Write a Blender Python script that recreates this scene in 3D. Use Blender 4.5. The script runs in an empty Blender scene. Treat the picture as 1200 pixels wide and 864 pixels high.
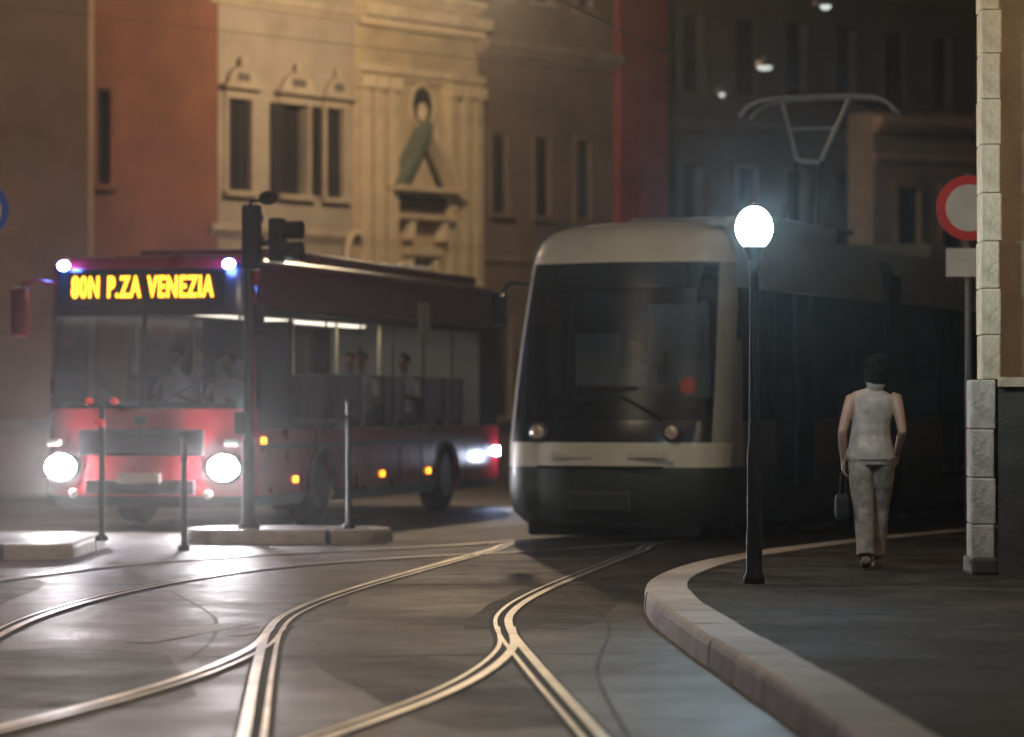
import bpy, bmesh, math, random
from mathutils import Vector, Matrix, geometry
random.seed(7)
S = bpy.context.scene
COL = S.collection
rad = math.radians

# ------------------------------------------------------------------ materials
def mat(name, col, rough=0.6, metal=0.0, var=0.0, scale=3.0, bump=0.0, bscale=40.0, emit=None, estr=0.0, spec=0.5, coat=0.0, detail=6.0, sample=False):
    m = bpy.data.materials.new(name); m.use_nodes = True
    nt = m.node_tree; b = nt.nodes['Principled BSDF']
    b.inputs['Base Color'].default_value = (*col, 1)
    b.inputs['Roughness'].default_value = rough
    b.inputs['Metallic'].default_value = metal
    b.inputs['Specular IOR Level'].default_value = spec
    b.inputs['Coat Weight'].default_value = coat
    b.inputs['Coat Roughness'].default_value = 0.12
    tc = nt.nodes.new('ShaderNodeTexCoord')
    if var > 0:
        n = nt.nodes.new('ShaderNodeTexNoise'); n.inputs['Scale'].default_value = scale
        n.inputs['Detail'].default_value = detail; n.inputs['Roughness'].default_value = 0.65
        nt.links.new(tc.outputs['Object'], n.inputs['Vector'])
        r = nt.nodes.new('ShaderNodeValToRGB')
        r.color_ramp.elements[0].position = 0.32; r.color_ramp.elements[1].position = 0.68
        r.color_ramp.elements[0].color = (*[c*(1-var) for c in col], 1)
        r.color_ramp.elements[1].color = (*[min(1, c*(1+var)) for c in col], 1)
        nt.links.new(n.outputs['Fac'], r.inputs['Fac'])
        nt.links.new(r.outputs['Color'], b.inputs['Base Color'])
        mr = nt.nodes.new('ShaderNodeMapRange')
        mr.inputs['To Min'].default_value = max(0.03, rough-0.12); mr.inputs['To Max'].default_value = min(1, rough+0.12)
        nt.links.new(n.outputs['Fac'], mr.inputs['Value']); nt.links.new(mr.outputs['Result'], b.inputs['Roughness'])
    if bump > 0:
        n2 = nt.nodes.new('ShaderNodeTexNoise'); n2.inputs['Scale'].default_value = bscale; n2.inputs['Detail'].default_value = 4
        nt.links.new(tc.outputs['Object'], n2.inputs['Vector'])
        bp = nt.nodes.new('ShaderNodeBump'); bp.inputs['Strength'].default_value = bump; bp.inputs['Distance'].default_value = 0.02
        nt.links.new(n2.outputs['Fac'], bp.inputs['Height']); nt.links.new(bp.outputs['Normal'], b.inputs['Normal'])
    if emit:
        b.inputs['Emission Color'].default_value = (*emit, 1); b.inputs['Emission Strength'].default_value = estr
        if not sample:
            try: m.cycles.emission_sampling = 'NONE'
            except Exception: pass
    return m

def glass_mat(name, tint, gloss=0.18, rough=.1):
    m = bpy.data.materials.new(name); m.use_nodes = True
    nt = m.node_tree; nt.nodes.clear()
    o = nt.nodes.new('ShaderNodeOutputMaterial'); t = nt.nodes.new('ShaderNodeBsdfTransparent')
    g = nt.nodes.new('ShaderNodeBsdfGlossy'); g.inputs['Roughness'].default_value = rough
    g.inputs['Color'].default_value = (0.8, 0.85, 0.9, 1)
    t.inputs['Color'].default_value = (*tint, 1)
    mx = nt.nodes.new('ShaderNodeMixShader')
    n = nt.nodes.new('ShaderNodeTexNoise'); n.inputs['Scale'].default_value = 1.7
    tc = nt.nodes.new('ShaderNodeTexCoord'); nt.links.new(tc.outputs['Object'], n.inputs['Vector'])
    mr = nt.nodes.new('ShaderNodeMapRange'); mr.inputs['To Min'].default_value = gloss*0.6; mr.inputs['To Max'].default_value = gloss*1.4
    nt.links.new(n.outputs['Fac'], mr.inputs['Value']); nt.links.new(mr.outputs['Result'], mx.inputs[0])
    nt.links.new(t.outputs[0], mx.inputs[1]); nt.links.new(g.outputs[0], mx.inputs[2]); nt.links.new(mx.outputs[0], o.inputs[0])
    return m

def asphalt_mat(name, c0, c1, rough, spec=.3, big=.35):
    m = bpy.data.materials.new(name); m.use_nodes = True
    nt = m.node_tree; b = nt.nodes['Principled BSDF']; L = nt.links.new
    b.inputs['Specular IOR Level'].default_value = spec
    tc = nt.nodes.new('ShaderNodeTexCoord')
    n = nt.nodes.new('ShaderNodeTexNoise'); n.inputs['Scale'].default_value = big; n.inputs['Detail'].default_value = 10; n.inputs['Roughness'].default_value = 0.75
    L(tc.outputs['Object'], n.inputs['Vector'])
    r = nt.nodes.new('ShaderNodeValToRGB'); r.color_ramp.elements[0].position = .36; r.color_ramp.elements[1].position = .64
    r.color_ramp.elements[0].color = (*c0, 1); r.color_ramp.elements[1].color = (*c1, 1)
    L(n.outputs['Fac'], r.inputs['Fac'])
    v = nt.nodes.new('ShaderNodeTexVoronoi'); v.feature = 'F1'; v.inputs['Scale'].default_value = 2.2; v.inputs['Randomness'].default_value = .9
    L(tc.outputs['Object'], v.inputs['Vector'])
    vs = nt.nodes.new('ShaderNodeSeparateColor'); L(v.outputs['Color'], vs.inputs[0])
    vr = nt.nodes.new('ShaderNodeMapRange'); vr.inputs['To Min'].default_value = .55; vr.inputs['To Max'].default_value = 1.45
    L(vs.outputs[0], vr.inputs['Value'])
    mx = nt.nodes.new('ShaderNodeMix'); mx.data_type = 'RGBA'; mx.blend_type = 'MULTIPLY'; mx.inputs[0].default_value = 1
    L(r.outputs['Color'], mx.inputs[6]); L(vr.outputs['Result'], mx.inputs[7])
    n3 = nt.nodes.new('ShaderNodeTexNoise'); n3.inputs['Scale'].default_value = 7; n3.inputs['Detail'].default_value = 6; n3.inputs['Roughness'].default_value = .8
    L(tc.outputs['Object'], n3.inputs['Vector'])
    r3 = nt.nodes.new('ShaderNodeMapRange'); r3.inputs['From Min'].default_value = .3; r3.inputs['From Max'].default_value = .7; r3.inputs['To Min'].default_value = .3; r3.inputs['To Max'].default_value = 1.7
    L(n3.outputs['Fac'], r3.inputs['Value'])
    mx2 = nt.nodes.new('ShaderNodeMix'); mx2.data_type = 'RGBA'; mx2.blend_type = 'MULTIPLY'; mx2.inputs[0].default_value = 1
    L(mx.outputs[2], mx2.inputs[6]); L(r3.outputs['Result'], mx2.inputs[7]); L(mx2.outputs[2], b.inputs['Base Color'])
    n2 = nt.nodes.new('ShaderNodeTexNoise'); n2.inputs['Scale'].default_value = 6; n2.inputs['Detail'].default_value = 8; n2.inputs['Roughness'].default_value = .75
    L(tc.outputs['Object'], n2.inputs['Vector'])
    bp = nt.nodes.new('ShaderNodeBump'); bp.inputs['Strength'].default_value = .7; bp.inputs['Distance'].default_value = .03
    L(n2.outputs['Fac'], bp.inputs['Height']); L(bp.outputs['Normal'], b.inputs['Normal'])
    rr = nt.nodes.new('ShaderNodeMapRange'); rr.inputs['From Min'].default_value = .3; rr.inputs['From Max'].default_value = .7; rr.inputs['To Min'].default_value = rough-.16; rr.inputs['To Max'].default_value = rough+.16
    L(n.outputs['Fac'], rr.inputs['Value']); L(rr.outputs['Result'], b.inputs['Roughness'])
    return m

M = {}
M['asphalt'] = asphalt_mat('asphalt_setts', (.017, .013, .009), (.048, .036, .024), .50, .26)
M['patch'] = asphalt_mat('asphalt_patch', (.012, .010, .008), (.028, .022, .016), .6, .25, 1.1)
M['patch2'] = asphalt_mat('asphalt_patch_pale', (.030, .024, .017), (.060, .047, .034), .52, .25, 1.3)
M['pave'] = asphalt_mat('pavement_asphalt', (.022, .018, .013), (.052, .041, .031), .75, .12, .7)
M['kerb'] = mat('kerb_travertine', (.38, .305, .25), .65, var=.3, scale=2.6, bump=.5)
M['kerb2'] = mat('kerb_travertine_b', (.30, .235, .19), .65, var=.3, scale=2.6, bump=.5)
M['rail'] = mat('rail_steel', (.58, .53, .46), .40, 1.0, var=.45, scale=1.2)
M['groove'] = mat('rail_groove', (.012, .011, .010), .8)
M['paint'] = mat('worn_road_paint', (.14, .12, .10), .6, var=.5, scale=9)
M['red'] = mat('bus_red_paint', (.36, .012, .022), .3, var=.2, scale=2, coat=.4)
M['maroon'] = mat('bus_maroon_paint', (.15, .008, .014), .32, var=.2, scale=2, coat=.35)
M['busgrey'] = mat('bus_dark_grey', (.04, .028, .032), .4, var=.2)
M['black'] = mat('black_plastic', (.012, .012, .013), .25)
M['blackm'] = mat('black_matte', (.010, .009, .009), .75, spec=.2)
M['rubber'] = mat('tyre_rubber', (.014, .013, .013), .8, bump=.3, spec=.2)
M['rim'] = mat('wheel_rim', (.05, .045, .045), .6, .3, var=.3)
M['glass'] = glass_mat('bus_glass', (.62, .61, .58), .09)
M['wglass'] = glass_mat('bus_windscreen', (.42, .42, .42), .09)
M['tglass'] = glass_mat('tram_glass', (.38, .42, .43), .02, .35)
M['sglass'] = glass_mat('tram_side_glass', (.22, .21, .19), .03, .2)
M['cream'] = mat('tram_cream', (.58, .55, .45), .42, var=.1, coat=.15)
M['tgreen'] = mat('tram_dark_green', (.022, .030, .024), .5, var=.25, coat=.1)
M['tgrey'] = mat('tram_grey_green', (.31, .30, .24), .5, var=.14, coat=.1)
M['tside'] = mat('tram_side_panel', (.10, .082, .062), .55, var=.25, coat=.1)
M['bellow'] = mat('bellows_rubber', (.02, .02, .02), .9)
M['seat'] = mat('seat_fabric', (.10, .10, .13), .8, var=.2)
M['floorm'] = mat('interior_floor', (.08, .08, .085), .7, var=.2)
M['inwall'] = mat('interior_panel', (.36, .36, .36), .6, var=.1)
M['pole_y'] = mat('grab_pole', (.7, .65, .4), .35)
M['ceil'] = mat('interior_light_panel', (.6, .6, .6), .6, emit=(1, .90, .76), estr=4.0, sample=True)
M['ceilt'] = mat('tram_cab_light', (.5, .5, .5), .6, emit=(.8, .9, 1), estr=1.2, sample=True)
M['led'] = mat('amber_led', (.8, .4, .02), .5, emit=(1, .38, .018), estr=5)
M['head'] = mat('headlamp_lit', (1, 1, 1), .3, emit=(.97, .95, 1), estr=800, sample=True)
M['headdim'] = mat('headlamp_faint_glow', (.45, .38, .32), .2, .4, emit=(1, .6, .4), estr=.04)  # lenses of lamps that are off, given a faint glow of their own
M['blue'] = mat('blue_marker_lamp', (.1, .15, .9), .3, emit=(.10, .20, 1), estr=170, sample=True)
M['bluew'] = mat('blue_white_lamp', (.5, .6, .9), .3, emit=(.45, .62, 1), estr=120, sample=True)
M['amber'] = mat('amber_marker', (.9, .4, .02), .3, emit=(1, .30, .015), estr=6)
M['redl'] = mat('red_reflector_glow', (.7, .03, .02), .2, emit=(1, .06, .02), estr=.14)  # glow stands in for light the reflectors throw back; dash lamp shares it
M['globe'] = mat('lit_globe', (1, 1, 1), .3, emit=(.56, .83, 1), estr=300, sample=True)
M['lampw'] = mat('lit_street_lantern', (1, 1, 1), .3, emit=(.9, 1, .95), estr=.8)
M['lampadd'] = mat('added_warm_lantern', (1, .9, .7), .3, emit=(1, .7, .4), estr=10)  # only on the added, unseen hung lamps
M['pole'] = mat('cast_iron_dark', (.010, .009, .009), .55, .1, var=.2, scale=6, spec=.35)
M['galv'] = mat('galvanised_pole', (.16, .155, .15), .55, .5, var=.2, scale=8)
M['signw'] = mat('sign_white', (.58, .55, .48), .5, var=.15)
M['signr'] = mat('sign_red', (.60, .03, .02), .5, var=.1)
M['signb'] = mat('sign_blue', (.02, .09, .5), .45)
M['wall_beige'] = mat('plaster_beige', (.28, .19, .13), .9, var=.26, scale=.45, bump=.4, bscale=9)
M['wall_red'] = mat('plaster_rust', (.19, .073, .040), .9, var=.32, scale=.5, bump=.4, bscale=9)
M['wall_white'] = mat('plaster_offwhite', (.37, .31, .24), .9, var=.26, scale=.6, bump=.4, bscale=9)
M['wall_church'] = mat('stucco_ochre', (.49, .385, .24), .85, var=.26, scale=.9, bump=.4, bscale=9)
M['trim_church'] = mat('travertine_trim', (.57, .46, .31), .75, var=.22, scale=2, bump=.4)
M['wall_tan'] = mat('plaster_tan', (.20, .14, .11), .9, var=.3, scale=.6, bump=.4, bscale=9)
M['wall_crim'] = mat('plaster_crimson', (.30, .045, .05), .9, var=.3, scale=.7, bump=.4, bscale=9)
M['wall_grey'] = mat('plaster_grey', (.10, .082, .070), .9, var=.3, scale=.6, bump=.4, bscale=9)
M['wall_dim'] = mat('plaster_umber', (.17, .135, .105), .9, var=.3, scale=.6, bump=.4, bscale=9)
M['trim'] = mat('stone_trim', (.28, .215, .165), .8, var=.2, scale=2, bump=.4)
M['trimw'] = mat('pale_stone_trim', (.42, .34, .25), .8, var=.2, scale=2, bump=.4)
M['trimd'] = mat('dark_stone_trim', (.12, .10, .09), .8, var=.2, scale=2, bump=.4)
M['shutter'] = mat('dark_shutter_and_fill', (.020, .017, .014), .8, var=.3, scale=5, spec=.2)  # shutters, and dark fills on the church front
M['pane'] = mat('window_pane', (.015, .016, .018), .12)
M['copper'] = mat('green_copper', (.11, .13, .095), .65, var=.35, scale=3)
M['quoin'] = mat('quoin_stone', (.50, .385, .25), .8, var=.3, scale=5, bump=.8, bscale=16)
M['plinthd'] = mat('dark_basalt_plinth', (.05, .042, .034), .6, var=.3, scale=4, bump=.4)
M['plinthw'] = mat('white_marble_guard', (.40, .33, .27), .6, var=.35, scale=5, bump=.5)
M['wall_right'] = mat('plaster_corner', (.28, .21, .14), .9, var=.25, scale=2, bump=.7, bscale=18)
M['wire'] = mat('cable', (.02, .02, .02), .5)
M['panto'] = mat('pantograph_steel', (.55, .60, .57), .4, .3)
M['skin'] = mat('skin', (.26, .13, .08), .55, var=.08, scale=12)
M['hair'] = mat('dark_hair', (.005, .004, .003), .85, var=.3, scale=40, bump=.6, spec=.05)
M['top'] = mat('pale_top', (.27, .205, .165), .85, var=.35, scale=7, bump=.9, bscale=10)
M['trous'] = mat('patterned_trousers', (.19, .145, .115), .85, var=.55, scale=12, bump=.9, bscale=9)
M['shoe'] = mat('sandal', (.10, .05, .035), .6)
M['bag'] = mat('dark_bag', (.012, .010, .010), .7, var=.3, spec=.15)
M['uniform'] = mat('driver_uniform', (.28, .29, .31), .85)

# ------------------------------------------------------------------ helpers
def empty(name, loc=(0, 0, 0), rz=0.0):
    e = bpy.data.objects.new(name, None); COL.objects.link(e)
    e.location = loc; e.rotation_euler = (0, 0, rz); e.empty_display_size = .3
    return e

def add(name, me, parent=None, mats=()):
    for m in mats: me.materials.append(m)
    o = bpy.data.objects.new(name, me); COL.objects.link(o)
    if parent: o.parent = parent
    return o

def box(name, c, s, m, parent=None, bev=0.0, rot=(0, 0, 0)):
    bm = bmesh.new(); bmesh.ops.create_cube(bm, size=1)
    bmesh.ops.scale(bm, vec=s, verts=bm.verts)
    if bev > 0: bmesh.ops.bevel(bm, geom=bm.edges[:], offset=bev, segments=2, affect='EDGES', profile=.6)
    me = bpy.data.meshes.new(name); bm.to_mesh(me); bm.free()
    o = add(name, me, parent, [m]); o.location = c; o.rotation_euler = rot
    return o

def cyl(name, p0, p1, r0, r1, m, parent=None, seg=20):
    p0, p1 = Vector(p0), Vector(p1); d = p1-p0
    bm = bmesh.new(); bmesh.ops.create_cone(bm, cap_ends=True, segments=seg, radius1=r0, radius2=r1, depth=d.length)
    q = d.to_track_quat('Z', 'Y').to_matrix().to_4x4()
    bmesh.ops.transform(bm, matrix=Matrix.Translation((p0+p1)/2) @ q, verts=bm.verts)
    me = bpy.data.meshes.new(name); bm.to_mesh(me); bm.free()
    for p in me.polygons: p.use_smooth = len(p.vertices) == 4
    return add(name, me, parent, [m])

def ball(name, c, s, m, parent=None):
    bm = bmesh.new(); bmesh.ops.create_uvsphere(bm, u_segments=24, v_segments=14, radius=1)
    bmesh.ops.scale(bm, vec=s, verts=bm.verts)
    me = bpy.data.meshes.new(name); bm.to_mesh(me); bm.free()
    for p in me.polygons: p.use_smooth = True
    o = add(name, me, parent, [m]); o.location = c
    return o

def lathe(name, prof, m, parent=None, loc=(0, 0, 0), seg=24, axis='Z'):
    vs, fs = [], []
    for (r, z) in prof:
        for k in range(seg):
            a = 2*math.pi*k/seg; vs.append((r*math.cos(a), r*math.sin(a), z))
    for i in range(len(prof)-1):
        for k in range(seg):
            k2 = (k+1) % seg
            fs.append((i*seg+k, i*seg+k2, (i+1)*seg+k2, (i+1)*seg+k))
    fs.append(tuple(range(seg))[::-1]); fs.append(tuple((len(prof)-1)*seg+k for k in range(seg)))
    me = bpy.data.meshes.new(name); me.from_pydata(vs, [], fs)
    for p in me.polygons: p.use_smooth = len(p.vertices) == 4
    o = add(name, me, parent, [m]); o.location = loc
    if axis == 'X': o.rotation_euler = (0, rad(90), 0)
    if axis == 'Y': o.rotation_euler = (rad(90), 0, 0)
    return o

def tube(name, pts, r, m, parent=None):
    c = bpy.data.curves.new(name, 'CURVE'); c.dimensions = '3D'; c.bevel_depth = r; c.bevel_resolution = 3
    s = c.splines.new('POLY'); s.points.add(len(pts)-1)
    for i, p in enumerate(pts): s.points[i].co = (*p, 1)
    c.materials.append(m)
    o = bpy.data.objects.new(name, c); COL.objects.link(o)
    if parent: o.parent = parent
    return o

def smooth(pts, n=10):
    P = [Vector(p) for p in pts]; P = [2*P[0]-P[1]]+P+[2*P[-1]-P[-2]]; out = []
    for i in range(1, len(P)-2):
        for k in range(n):
            t = k/n
            out.append(.5*((2*P[i])+(P[i+1]-P[i-1])*t+(2*P[i-1]-5*P[i]+4*P[i+1]-P[i+2])*t*t+(-P[i-1]+3*P[i]-3*P[i+1]+P[i+2])*t**3))
    out.append(P[-2]); return out

def resample(pts, step):
    out = [pts[0]]; acc = 0
    for i in range(1, len(pts)):
        a, b = pts[i-1], pts[i]; d = (b-a).length
        while acc+d >= step:
            t = (step-acc)/d; a = a+(b-a)*t; out.append(a.copy()); d = (b-a).length; acc = 0
            if d < 1e-6: break
        acc += d
    return out

def normals2(P):
    N = []
    for i in range(len(P)):
        a = P[max(0, i-1)]; b = P[min(len(P)-1, i+1)]; d = (b-a).normalized(); N.append(Vector((d.y, -d.x)))
    return N

def ribbon(name, P, off, w, z, m, parent=None):
    N = normals2(P); vs, fs = [], []
    for p, n in zip(P, N):
        for o in (off-w/2, off+w/2):
            q = p+n*o; vs.append((q.x, q.y, z))
    for i in range(len(P)-1): fs.append((2*i, 2*i+1, 2*i+3, 2*i+2))
    me = bpy.data.meshes.new(name); me.from_pydata(vs, [], fs)
    return add(name, me, parent, [m])

# ------------------------------------------------------------------ ground, tracks, pavement
def sheet(name, x0, x1, y0, y1, z, m, parent=None):
    me = bpy.data.meshes.new(name); me.from_pydata([(x0, y0, z), (x1, y0, z), (x1, y1, z), (x0, y1, z)], [], [(0, 1, 2, 3)])
    return add(name, me, parent, [m])
sheet('road', -300, 300, -100, 500, 0, M['asphalt'])
pt = empty('road_patch')
for i, (x, y, a, b, ang, mm) in enumerate([(-2.6, 17.8, .9, 2.0, .15, 'patch'), (-2.0, 24.5, .8, 3.2, .0, 'patch2'), (.3, 24.2, .45, 2.8, -.1, 'patch'), (-.35, 17.0, .42, 2.2, .2, 'patch'), (-4.6, 25.5, 1.0, 2.3, 0, 'patch'), (.55, 29.5, .6, 1.6, .3, 'patch2')]):
    vs = []
    for k in range(20):
        t = 2*math.pi*k/20; c, s = math.cos(t), math.sin(t); q = (abs(c)**5+abs(s)**5)**(-.2)*(1+random.uniform(-.05, .05))
        vs.append((a*c*q, b*s*q, 0))
    me = bpy.data.meshes.new('patch'); me.from_pydata(vs, [], [tuple(range(20))])
    o = add('patch_%d' % i, me, pt, [M[mm]]); o.location = (x, y, .001); o.rotation_euler = (0, 0, ang)
for i, (pts, w) in enumerate([([(-3.0, 15.5), (-1.9, 18), (-1.9, 22), (-2.6, 26)], .03), ([(.5, 14), (.45, 18), (.62, 22), (.45, 26)], .025), ([(-4, 19.5), (-2.0, 19.1), (.7, 19.4)], .06), ([(-5, 27.2), (-2, 26.8), (1.2, 27.1)], .09), ([(-3, 31.4), (0, 30.9), (2.4, 31.4)], .1)]):
    ribbon('tar_seam_%d' % i, smooth([Vector(p) for p in pts], 10), 0, w, .0018, M['patch'], pt)

def track(nm, ctrl, zz):
    e = empty(nm)
    P = smooth([Vector((a, b)) for a, b in ctrl], 14)
    for i, sgn in enumerate((-1, 1)):
        c = sgn*.7225
        ribbon('groove_%d' % i, P, c-sgn*.005, .17, .003+zz, M['groove'], e)
        ribbon('rail_head_%d' % i, P, c+sgn*.035, .052, .008+zz, M['rail'], e)
        ribbon('rail_lip_%d' % i, P, c-sgn*.05, .026, .008+zz, M['rail'], e)
    return e
tax = lambda t: (0.92+.375*t, 35.45+.927*t)
track('tram_track', [(.5, -6), (.25, 4), (-.12, 10), (-.38, 14.5), (-.62, 18.5), (-.77, 21.5), (-.74, 23.5), (-.5, 26), (-.02, 29.5), (.5, 33), tax(0), tax(5), tax(12), tax(25), tax(45)], 0)
track('tram_track', [(-5.6, 4), (-3.5, 8.5), (-2.1, 12.3), (-1.42, 15), (-.98, 17.3), (-.76, 19.6), (-.76, 21.6)], .0025)
track('tram_track', [(-3.0, 5), (-3.55, 14), (-3.85, 20), (-3.85, 23.5), (-3.45, 27), (-2.75, 29.8), (-1.6, 31.9), (-.2, 33.6), tax(.6), tax(2.2)], .005)

e = empty('road_marking')
for i, (x, y, w, l, a) in enumerate([(-2.0, 21.2, .22, 1.9, .25), (-1.55, 21.5, .12, 1.2, .25), (-.25, 28.9, .15, 1.6, 1.15), (.3, 31.4, .15, 1.4, 1.1), (-1.2, 33.0, .15, 1.6, 1.3), (-2.4, 33.6, .15, 1.6, 1.35)]):
    o = sheet('stripe_%d' % i, -w/2, w/2, -l/2, l/2, 0, M['paint'], e); o.location = (x, y, .0028); o.rotation_euler = (0, 0, -a)
lathe('stud', [(.05, 0), (.045, .015), (.02, .02)], M['signw'], e, (-2.4, 14.75, .001))

kp = smooth([Vector(p) for p in [(2.1, -8), (1.75, 2), (1.45, 9), (1.3, 13), (1.16, 16.4), (.98, 20), (.9, 22.4), (1.0, 24.8), (1.45, 27.4), (2.2, 29.8), (3.25, 32.3), (4.6, 35), (6.8, 39.5), (10, 47), (16, 60)]], 16)
def kerb(name, P, parent, H=.16, W=.3, side=1):
    R = resample(P, .1); n = 12; i = 0; k = 0
    N = normals2(R)
    while i < len(R)-2:
        j = min(i+n, len(R)-1); vs, fs = [], []
        jit = random.uniform(-.007, .007)
        prof = [(0, -.02), (0.006, H-.045), (.016, H-.015), (.04, H), (W, H), (W, -.02)]
        seq = [R[t].copy() for t in range(i, j+1)]; sn = [N[t] for t in range(i, j+1)]
        if len(seq) > 2:
            seq[0] = seq[0]+(seq[1]-seq[0])*.05; seq[-1] = seq[-1]+(seq[-2]-seq[-1])*.05
        for p, q in zip(seq, sn):
            j2 = random.uniform(-.003, .003)
            for (o, z) in prof:
                w = p+q*side*(o+jit+j2); vs.append((w.x, w.y, z+jit*.4))
        c = len(prof)
        for a in range(len(seq)-1):
            for b in range(c-1): fs.append((a*c+b, a*c+b+1, (a+1)*c+b+1, (a+1)*c+b))
        fs.append(tuple(range(c))); fs.append(tuple((len(seq)-1)*c+b for b in range(c)))
        me = bpy.data.meshes.new('kerb_stone'); me.from_pydata(vs, [], fs)
        add('kerb_stone_%d' % k, me, parent, [M['kerb'] if (k*7) % 3 else M['kerb2']]); k += 1; i = j
    return R, N
pv = empty('pavement')
R, N = kerb('kerb', kp, pv)
inner = [p+n*.295 for p, n in zip(R, N)]
poly = [Vector((p.x, p.y, .153)) for p in inner]+[Vector((60, 60, .153)), Vector((60, -8, .153))]
tri = geometry.tessellate_polygon([poly])
me = bpy.data.meshes.new('pavement_surface'); me.from_pydata([tuple(v) for v in poly], [], [tuple(t) for t in tri])
bm = bmesh.new(); bm.from_mesh(me); bmesh.ops.recalc_face_normals(bm, faces=bm.faces)
if sum(f.normal.z for f in bm.faces) < 0: bmesh.ops.reverse_faces(bm, faces=bm.faces)
bm.to_mesh(me); bm.free(); add('surface', me, pv, [M['pave']])
for i, (a, b) in enumerate([((1.5, 17.0), (8, 17.6)), ((1.4, 20.6), (8, 21.3)), ((1.9, 23.6), (3.4, 24.4))]):
    ribbon('seam_%d' % i, [Vector(a), Vector(b)], 0, .05, .1555, M['patch'], pv)

def island(x0, x1, y0, y1, r, h=.14):
    e = empty('traffic_island')
    pts = []
    for cx, cy, a0 in ((x1-r, y0+r, -90), (x1-r, y1-r, 0), (x0+r, y1-r, 90), (x0+r, y0+r, 180)):
        for k in range(7): a = rad(a0+15*k); pts.append(Vector((cx+r*math.cos(a), cy+r*math.sin(a))))
    pts.append(pts[0].copy())
    dense = []
    for a, b in zip(pts, pts[1:]):
        nn = max(1, int((b-a).length/.1))
        dense += [a+(b-a)*k/nn for k in range(nn)]
    dense.append(pts[0].copy())
    R, N = kerb('k', dense, e, h, .2, -1)
    pl = [Vector((p.x, p.y, h-.006)) for p in [q-n*.19 for q, n in zip(R, N)]]
    me = bpy.data.meshes.new('t'); me.from_pydata([tuple(v) for v in pl], [], [tuple(range(len(pl)))])
    add('top', me, e, [M['patch2']])
    return e
island(-3.4, -1.25, 34.9, 36.3, .6)
island(-9.5, -4.05, 31.2, 34.6, .6)

# ------------------------------------------------------------------ vehicle shells
def shell(name, levels, ys, parent, matfn, mats, rc, nf=9, nc=5, L=10):
    rings = []
    for (z, hw, yf, bulge) in levels:
        r = min(rc, hw*.8); pts = []
        for y in sorted(ys, reverse=True): pts.append((-hw, y))
        for k in range(nc+1):
            a = k/nc*math.pi/2
            pts.append((-hw+r-r*math.cos(a), yf+bulge+r-r*math.sin(a)))
        xs = hw-r; half = list(pts)
        for k in range(1, nf):
            x = -xs+2*xs*k/nf; pts.append((x, yf+bulge*(abs(x)/xs)**2))
        pts += [(-x, y) for x, y in half][::-1]
        rings.append([Vector((x, y, z)) for x, y in pts])
    n = len(rings[0]); vs = [v for r_ in rings for v in r_]; fs = []; mi = []
    nl = len(ys)
    for i in range(len(levels)-1):
        for j in range(n-1):
            q = [i*n+j, i*n+j+1, (i+1)*n+j+1, (i+1)*n+j]
            c = sum((vs[t] for t in q), Vector())/4
            if j < nl-1 or j >= n-nl: kind = 'side'
            elif j < nl: kind = 'sc'
            elif j == n-nl-1: kind = 'sc'
            elif j < nl+nc: kind = 'corner%d' % (j-nl)
            elif j >= n-nl-1-nc: kind = 'corner%d' % (n-nl-2-j)
            else: kind = 'front'
            mm = matfn(kind, c, i)
            if mm is None: continue
            fs.append(tuple(q)); mi.append(mm)
    top = (len(levels)-1)*n
    fs.append(tuple(top+j for j in range(n))); mi.append(matfn('roof', Vector((0, 5, 3)), 99))
    for i in range(len(levels)-1):
        fs.append((i*n, (i+1)*n, (i+1)*n+n-1, i*n+n-1)); mi.append(matfn('rear', Vector((0, L, levels[i][0])), i))
    me = bpy.data.meshes.new(name); me.from_pydata([tuple(v) for v in vs], [], fs)
    for p, k in zip(me.polygons, mi):
        p.material_index = k; p.use_smooth = len(p.vertices) == 4
    o = add(name, me, parent, mats)
    bm = bmesh.new(); bm.from_mesh(me); bmesh.ops.recalc_face_normals(bm, faces=bm.faces); bm.to_mesh(me); bm.free()
    try: me.set_sharp_from_angle(angle=rad(40))
    except Exception: pass
    return o

def wheel(parent, x, y, r=.48):
    e = bpy.data.objects.new('wheel', None); COL.objects.link(e); e.parent = parent; e.location = (x, y, r)
    lathe('tyre', [(r*.6, -.14), (r*.9, -.14), (r, -.1), (r, .1), (r*.9, .14), (r*.6, .14)], M['rubber'], e, axis='X', seg=32)
    lathe('rim', [(r*.6, -.145), (r*.56, -.1), (r*.3, -.06), (r*.3, .06), (r*.56, .1), (r*.6, .145)], M['rim'], e, axis='X')
    return e

def archplate(name, parent, x, y0, y1, z0, z1, yc, r, zc, m):
    n = 16; vs = []; fs = []
    for k in range(n+1):
        a = math.pi*k/n; vs.append((x, yc-r*math.cos(a), max(z0, zc+r*math.sin(a))))
        c, s = -math.cos(a), math.sin(a)
        t = min(((y1-yc)/c if c > 1e-6 else ((y0-yc)/c if c < -1e-6 else 1e9)), (z1-zc)/s if s > 1e-6 else 1e9)
        vs.append((x, yc+c*t, zc+s*t))
    for k in range(n): fs.append((2*k, 2*k+1, 2*k+3, 2*k+2))
    me = bpy.data.meshes.new(name); me.from_pydata(vs, [], fs)
    add(name, me, parent, [m])
    sg = 1 if x > 0 else -1
    tube(name+'_lip', [(x+sg*.004, yc-r*math.cos(math.pi*k/n), zc+r*math.sin(math.pi*k/n)) for k in range(n+1)], .022, M['blackm'], parent)

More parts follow.
